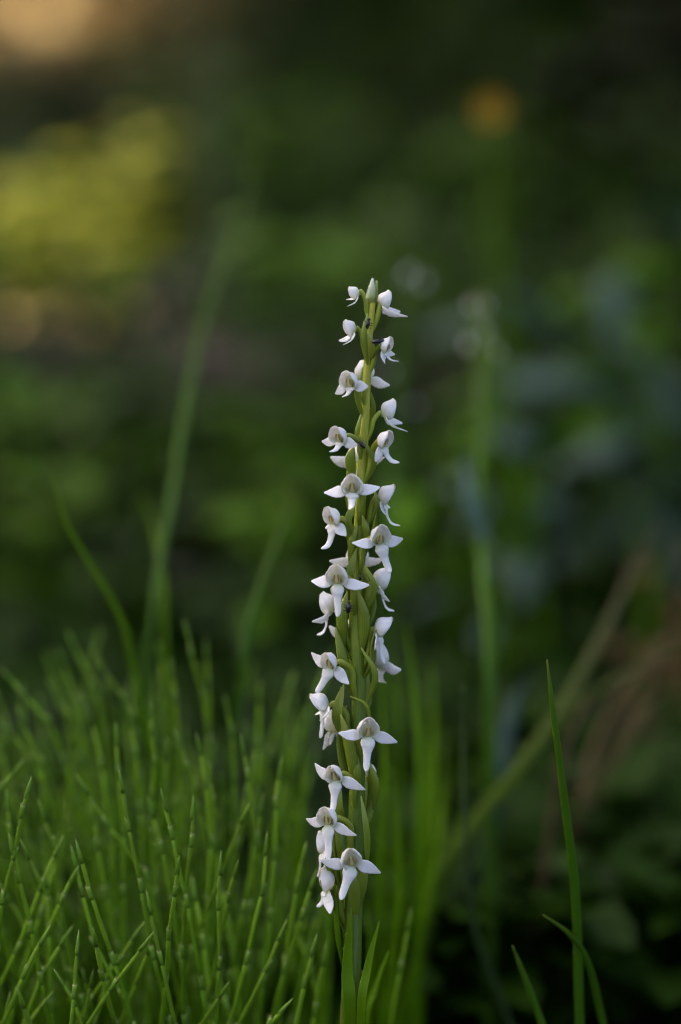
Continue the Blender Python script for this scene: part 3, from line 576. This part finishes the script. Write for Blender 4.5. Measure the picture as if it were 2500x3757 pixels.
neighbour([(1500, 1010, .50), (1470, 1250, .49), (1440, 1700, .47), (1420, 2000, .45)],
          [(1500, 1010, .50, 60, .5), (1555, 1035, .50, 70, .42), (1520, 1490, .5, 40, .35), (1430, 1360, .5, -40, .3)],
          'faint blurred pale-flowered orchid just beside the sharp spike')

# ------------------------------------------------------------------ grass blades
def blade(name, pts, wd, mat, label, group=None, cat='grass blade', side=(1, .3, 0), cup=.35, cols=None):
    P = [W(a, b, y) for a, b, y in pts]                # tip first
    l = P[-1]; d = (P[-1] - P[-2]); g = ground_z(l.x, l.y)
    if l.z > g + .01:
        k = min(.6, abs(d.x / d.z) if d.z else 0) * (1 if d.x > 0 else -1); h = l.z - g
        P.append(Vector((l.x + k * h * .5, l.y, g + h * .45))); P.append(Vector((l.x + k * h * .7, l.y, g - .008)))
    P.reverse(); w2 = wd * .5
    mb = MB(); mb.sweep(P, [w2 * .6, w2 * .9, w2, w2, w2 * .85, w2 * .6, .00025], [.0007, .0006, .0005, .0004, .0004, .0003, .0001], side, m=10, n=40, cup=cup)
    return tag(mb.build(name, mat), label, cat, group)
blade('grass_blade', [(2008, 2420, .0), (2030, 2600, .0), (2075, 2950, .005), (2115, 3300, .012), (2130, 3757, .02)], .0034, M_grass, 'tall straight grass blade standing alone in focus right of the orchid')
blade('grass_blade', [(1992, 3356, .005), (2090, 3430, .01), (2160, 3540, .02), (2215, 3757, .03)], .0026, M_grass, 'bent grass blade crossing the foot of the tall straight blade')
blade('grass_blade', [(1880, 3468, .01), (1920, 3570, .012), (1990, 3757, .015)], .0027, M_grass, 'short grass blade leaning between the orchid and the tall blade')
blade('grass_blade', [(1700, 2510, .10), (1703, 2800, .10), (1715, 3150, .10), (1740, 3400, .11), (1850, 3700, .12)], .0026, M_grass_b, 'blurred bluish grass blade with a bend, right of the orchid')
blade('grass_blade', [(960, 480, .50), (880, 800, .44), (760, 1130, .36), (690, 1450, .29), (640, 1750, .24), (590, 2050, .2), (540, 2400, .18)], .0032, M_grass, 'long blurred grass blade arching high over the horsetails', side=(1, -.15, 0))
blade('grass_blade', [(1070, 1800, .20), (1020, 1980, .18), (950, 2180, .17), (900, 2400, .16), (870, 2650, .16)], .0036, M_grass, 'blurred mid-green grass blade leaning towards the orchid')
blade('grass_blade', [(190, 1740, .13), (250, 1930, .13), (370, 2130, .13), (455, 2290, .13), (490, 2450, .13)], .0024, M_grass_l, 'pale thin curved stalk rising above the horsetails')
for i, (pts, wd, mat) in enumerate([
    ([(1490, 2290, .16), (1520, 2500, .16), (1545, 2750, .15), (1540, 3100, .14)], .0042, M_grass_l), ([(1580, 2430, .2), (1590, 2700, .19), (1570, 3100, .18)], .003, M_grass_l), ([(1440, 2420, .22), (1465, 2650, .2), (1475, 3000, .2)], .0028, M_grass_l),
    ([(1400, 2500, .12), (1410, 2800, .12), (1400, 3200, .12)], .0022, M_grass_l), ([(1150, 2270, .3), (1160, 2600, .28), (1150, 3000, .26)], .003, M_grass_b), ([(1010, 2550, .16), (1050, 2800, .15), (1090, 3200, .14)], .003, M_grass_l),
    ([(1640, 2880, .17), (1610, 3100, .16), (1550, 3400, .15)], .003, M_grass_l), ([(1460, 2980, .1), (1465, 3250, .1), (1440, 3600, .1)], .002, M_grass_l), ([(1720, 2950, .2), (1640, 3200, .2), (1520, 3600, .2)], .0034, M_grass_l), ([(1120, 2750, .12), (1110, 3000, .12), (1100, 3400, .12)], .0026, M_grass_l),
    ([(1650, 3200, .22), (1600, 3400, .22), (1500, 3757, .2)], .003, M_grass_l), ([(1700, 2880, .25), (1680, 3200, .24), (1640, 3600, .22)], .003, M_grass), ([(1250, 2500, .3), (1240, 2800, .28), (1220, 3100, .26)], .004, M_grass_b), ([(1780, 3300, .3), (1740, 3500, .28), (1680, 3757, .26)], .003, M_grass),
    ([(860, 2250, .22), (890, 2500, .2), (900, 2800, .18)], .003, M_grass_b), ([(520, 1810, .26), (570, 1950, .24), (600, 2150, .2), (610, 2400, .18)], .0026, M_grass_l),
    ([(1530, 2600, .24), (1560, 2850, .22), (1550, 3200, .2)], .0026, M_grass_l), ([(1420, 2750, .16), (1450, 3000, .15), (1440, 3400, .14)], .0026, M_grass_l), ([(1500, 3150, .12), (1470, 3350, .12), (1420, 3650, .12)], .0022, M_grass_l), ([(1590, 3300, .14), (1530, 3480, .14), (1450, 3757, .14)], .0026, M_grass_l),
    ([(1380, 2900, .2), (1390, 3150, .2), (1380, 3500, .2)], .003, M_grass_l), ([(1620, 2650, .3), (1610, 2900, .28), (1590, 3200, .26)], .003, M_grass_l), ([(1340, 3300, .08), (1360, 3480, .08), (1350, 3757, .08)], .0022, M_grass_l), ([(1210, 3420, .05), (1190, 3560, .05), (1170, 3757, .05)], .0022, M_grass_l), ([(1180, 3050, .14), (1190, 3300, .13), (1180, 3600, .12)], .0026, M_grass_l)]):
    blade('grass_blade', pts, wd, mat, 'blurred green grass blade among the stems behind the orchid', 'blurred grass behind the orchid', side=(1, rnd.uniform(-.6, .6), 0))
for pts in ([(1262, 3480, -.012), (1268, 3600, -.012), (1262, 3757, -.012)], [(1330, 3560, -.014), (1318, 3650, -.014), (1305, 3757, -.014)]):
    blade('grass_blade', pts, .0018, M_grass, 'short thin grass blade standing against the orchid foot', 'short blades at the orchid foot')
for pts, wd in (([(2540, 2080, .42), (2480, 2250, .4), (2380, 2480, .38), (2250, 2750, .35)], .0022), ([(2530, 2500, .36), (2460, 2520, .35), (2360, 2600, .33), (2260, 2800, .3)], .002), ([(2440, 2700, .4), (2410, 2800, .4), (2380, 2950, .38)], .0025)):
    blade('dry_grass_stem', pts, wd, M_tan, 'wispy reddish-brown dry grass stem in the dark corner', 'reddish dry grass stems', cat='grass stem')
blade('grass_blade', [(2420, 1900, .30), (2330, 2080, .28), (2200, 2350, .25), (2060, 2600, .22), (1880, 2850, .19), (1700, 3080, .17), (1600, 3250, .16), (1540, 3500, .16)], .0062, M_dry, 'broad blurred grass leaf slanting up to the right, fading to tan')
blade('grass_blade', [(2560, 2330, .28), (2430, 2400, .26), (2250, 2500, .25), (2100, 2600, .24), (1950, 2760, .23), (1800, 2960, .22), (1650, 3200, .2)], .0036, M_dry, 'thin blurred tan grass stalk slanting across the dark corner')
blade('grass_blade', [(2560, 2440, .30), (2400, 2430, .28), (2250, 2490, .26), (2120, 2640, .24), (2050, 2850, .23), (2000, 3200, .22)], .0034, M_tan, 'withered tan grass blade arching over to the right')
blade('grass_blade', [(2560, 2250, .36), (2440, 2350, .34), (2330, 2480, .32), (2200, 2700, .3), (2120, 3000, .28)], .004, M_tan, 'withered reddish-tan grass blade behind the broad slanting leaf')
blade('grass_blade', [(1960, 2460, .26), (1900, 2560, .26), (1860, 2700, .25), (1830, 2900, .24)], .0075, M_leaf_sheen, 'blurred pale bluish leaf behind the slanting grass')
for px, py, y, L in ((2480, 2350, .5, .03), (2420, 2750, .45, .03), (2460, 2950, .5, .035), (2350, 2050, .6, .03), (2480, 1980, .7, .04)):
    plant('rust', px, py, y, 'small withered plant with rusty brown leaves in the dark corner', 'rusty withered plants', L, nleaf=5)
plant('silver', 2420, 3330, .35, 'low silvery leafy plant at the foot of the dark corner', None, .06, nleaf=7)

# ------------------------------------------------------------------ horsetails
def horsetail(P, r, label, group, parts=True, sides=10, seg=.026):
    """P: base to tip; jointed stem with a toothed sheath at each joint"""
    n = 60; Q = catmull(P, n); cum = [0]
    for a, b in zip(Q, Q[1:]): cum.append(cum[-1] + (b - a).length)
    total = cum[-1]
    def at(s):
        s = min(max(s, 0), total)
        for i in range(n):
            if cum[i + 1] >= s: return Q[i].lerp(Q[i + 1], (s - cum[i]) / max(1e-9, cum[i + 1] - cum[i]))
        return Q[-1].copy()
    nodes = [0.0]; L = seg * rnd.uniform(1.2, 1.5)
    while nodes[-1] < total - .012:
        nodes.append(min(total, nodes[-1] + L)); L *= rnd.uniform(.82, .98); L = max(L, .011)
    pts = [at(s) + Vector((rnd.uniform(-1, 1), rnd.uniform(-1, 1), 0)) * (.0006 if 0 < i < len(nodes) - 1 else 0) for i, s in enumerate(nodes)]
    mb = MB()
    for i in range(len(pts) - 1):
        a, b = pts[i], pts[i + 1]; f0 = 1 - .35 * i / len(pts); f1 = 1 - .35 * (i + 1) / len(pts)
        last = i == len(pts) - 2
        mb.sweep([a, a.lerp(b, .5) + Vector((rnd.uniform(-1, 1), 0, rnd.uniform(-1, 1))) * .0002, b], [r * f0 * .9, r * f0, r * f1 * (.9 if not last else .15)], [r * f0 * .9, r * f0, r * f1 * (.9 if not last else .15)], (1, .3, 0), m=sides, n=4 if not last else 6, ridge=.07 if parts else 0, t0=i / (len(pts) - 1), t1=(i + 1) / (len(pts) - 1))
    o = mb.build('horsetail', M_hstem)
    sh = MB()
    for i in range(1, len(pts)):
        b = pts[i]; d = (pts[i] - pts[i - 1]).normalized(); f = 1 - .35 * i / len(pts); q = MB() if parts else sh
        hl = min(.0048, (pts[i] - pts[i - 1]).length * .35)
        if i == len(pts) - 1: rs = [r * f * 1.02, r * f * 1.1, r * f * .7, .0001]; c0, c1 = b - d * hl * 1.6, b + d * .0012
        else: rs = [r * f * 1.0, r * f * 1.06, r * f * 1.14, r * f * 1.08]; c0, c1 = b - d * hl * .35, b + d * hl * .75
        q.sweep([c0, c0.lerp(c1, .5), c1], rs, rs, (1, .3, 0), m=sides, n=5, ridge=.1)
        if parts: q.build('sheath', M_hsheath, o)
    if not parts: tag(sh.build('sheath', M_hsheath, o), kind='stuff')
    return tag(o, label, 'horsetail', group)
Z = lambda q: (q[0] / 1.2544, 2200 + q[1] / 1.2544)
HT = [ # paths tip first in enlarged-view units, depth
 ([(143, 825), (110, 960), (75, 1120), (40, 1260), (10, 1440), (-15, 1600)], .0, 'horsetail shoot at the outer edge of the clump, leaning away with a bent tip'),
 ([(550, 785), (562, 920), (592, 1060), (628, 1230), (655, 1400), (700, 1600), (745, 1800)], .004, 'tall sharp horsetail shoot in the middle of the clump'),
 ([(652, 1250), (690, 1400), (725, 1540), (752, 1720), (790, 1880)], -.008, None), ([(743, 880), (790, 1050), (835, 1210), (852, 1370), (890, 1560), (930, 1800)], .006, None), ([(890, 915), (883, 1150), (865, 1330), (846, 1550), (845, 1800)], .01, None),
 ([(1035, 1095), (1010, 1230), (1012, 1480), (1005, 1700), (1000, 1953)], .0, 'straight sharp horsetail shoot standing apart with a kinked tip'), ([(1230, 1080), (1218, 1310), (1180, 1480), (1130, 1690), (1075, 1900)], .012, None), ([(1410, 1125), (1360, 1400), (1325, 1600), (1295, 1800), (1285, 1953)], .03, None),
 ([(1480, 1450), (1440, 1630), (1400, 1780), (1360, 1953)], .004, 'horsetail shoot nearest the orchid stem, leaning towards its lowest flower'), ([(1340, 1845), (1290, 1900), (1245, 1953)], -.01, 'stubby horsetail tip curving up beside the orchid foot'),
 ([(740, 1360), (690, 1440), (600, 1590), (500, 1740), (380, 1900)], .012, 'slanting horsetail shoot crossing the upright shoots'), ([(705, 1535), (650, 1640), (530, 1770), (440, 1890), (390, 1953)], -.012, 'lower slanting horsetail shoot crossing in front of the clump'),
 ([(330, 1140), (365, 1280), (390, 1440), (430, 1560), (500, 1720), (570, 1850)], .01, None), ([(290, 1095), (220, 1260), (150, 1400), (90, 1580), (20, 1720)], .02, None), ([(230, 1505), (170, 1600), (120, 1720), (60, 1850), (10, 1953)], -.006, None),
 ([(330, 1510), (260, 1600), (200, 1700), (140, 1850), (100, 1953)], .01, None), ([(255, 1710), (310, 1800), (350, 1880), (380, 1953)], -.01, None), ([(1112, 625), (1150, 820), (1165, 940), (1170, 1120), (1140, 1350), (1090, 1600)], .045, None),
 ([(1297, 730), (1270, 960), (1265, 1090), (1250, 1400), (1230, 1600), (1200, 1850)], .045, None), ([(893, 550), (930, 760), (965, 1000), (970, 1160), (960, 1400), (950, 1700)], .05, None), ([(650, 790), (700, 980), (740, 1120), (790, 1350), (820, 1600)], .035, None),
 ([(805, 600), (870, 800), (930, 1000), (960, 1200), (970, 1500)], .07, None), ([(690, 430), (705, 640), (710, 850), (700, 1200)], .075, 'blunt brown-tipped horsetail stalk among the blurred shoots'), ([(530, 530), (545, 740), (560, 1000), (570, 1300)], .065, None),
 ([(310, 750), (400, 880), (500, 1030), (590, 1140), (680, 1300), (740, 1500)], .04, None), ([(180, 930), (240, 1070), (260, 1230), (290, 1500), (330, 1700)], .035, None), ([(270, 1350), (290, 1600), (370, 1800), (400, 1900)], .02, None),
 ([(960, 680), (985, 900), (990, 1150), (980, 1500)], .06, None), ([(1220, 850), (1190, 1080), (1170, 1300), (1150, 1600)], .06, None), ([(110, 740), (50, 810), (0, 880), (-40, 1000)], .05, None), ([(0, 310), (100, 430), (230, 560), (300, 760)], .13, None),
 ([(50, 430), (110, 560), (180, 650), (190, 830), (210, 1100)], .11, None), ([(0, 560), (70, 640), (140, 700), (200, 850)], .12, None), ([(410, 180), (470, 300), (540, 400), (600, 520), (640, 800)], .13, None), ([(850, 100), (880, 260), (900, 380), (950, 520), (970, 800)], .13, None),
 ([(170, 280), (240, 400), (290, 500), (340, 700)], .15, None), ([(770, 230), (800, 330), (810, 440), (830, 700)], .13, None), ([(940, 150), (960, 260), (965, 420), (960, 700)], .16, None), ([(310, 150), (380, 270), (440, 420), (480, 650)], .17, None), ([(250, 180), (290, 290), (340, 450), (380, 650)], .16, None),
 ([(60, 1720), (40, 1850), (20, 1953)], .0, None), ([(1180, 300), (1200, 420), (1190, 600), (1180, 900)], .15, None), ([(720, 140), (740, 260), (760, 420), (770, 700)], .17, None), ([(1030, 420), (1060, 560), (1070, 720), (1075, 1000)], .11, None), ([(1520, 1480), (1500, 1600), (1460, 1800), (1440, 1953)], .025, None),
 ([(580, 420), (600, 560), (620, 720), (640, 1000)], .1, None), ([(400, 480), (440, 620), (470, 760), (500, 1000)], .1, None), ([(240, 1810), (180, 1880), (130, 1953)], .005, None), ([(200, 1130), (215, 1300), (225, 1500), (230, 1700)], .03, None), ([(400, 800), (420, 950), (450, 1150), (500, 1400)], .05, None)]
def to_ground(P):
    a, b = P[-2], P[-1]; d = b - a; g = ground_z(b.x, b.y); h = b.z - g
    if h > .004:
        sl = max(-.5, min(.5, -d.x / d.z)) if abs(d.z) > 1e-6 else 0
        P.append(Vector((b.x - sl * h * -.45, b.y, g + h * .45))); P.append(Vector((b.x + sl * h * .65, b.y, g - .004)))
    return P
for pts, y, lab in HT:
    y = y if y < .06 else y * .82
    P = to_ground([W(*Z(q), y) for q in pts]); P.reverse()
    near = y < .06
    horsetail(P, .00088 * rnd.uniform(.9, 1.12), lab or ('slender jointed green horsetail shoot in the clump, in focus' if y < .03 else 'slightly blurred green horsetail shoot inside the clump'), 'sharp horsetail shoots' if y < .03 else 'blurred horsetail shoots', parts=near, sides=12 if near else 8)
rg = random.Random(5)
cnt = 0
while cnt < 170:
    y = -.03 + .235 * rg.random() ** .8
    half = .36 / 2 * .665 * (y + .92) + .03
    x = rg.uniform(-half, .012 - .05 * rg.random() ** 2)
    if y < .035 and x > -.02: continue
    if y < .02 and rg.random() < .45: continue
    g = ground_z(x, y); h = rg.uniform(.105, .165) if y < .04 else rg.uniform(.11, .178)
    if x > -.04: h *= .85
    fan = (x + .055) * 2.2 + rg.uniform(-.55, .55)
    tip = Vector((x + h * fan * .55, y + rg.uniform(-.03, .03), g + h))
    if (abs(tip.x - .006) < .02 and tip.y < .012): continue
    mid = Vector((x + h * fan * .18, y, g + h * .5)) + Vector((rg.uniform(-.009, .009), 0, 0))
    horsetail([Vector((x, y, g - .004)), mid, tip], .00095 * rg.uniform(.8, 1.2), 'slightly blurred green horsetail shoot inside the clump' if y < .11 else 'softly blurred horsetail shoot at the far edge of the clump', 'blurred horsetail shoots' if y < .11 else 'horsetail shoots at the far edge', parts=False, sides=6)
    cnt += 1
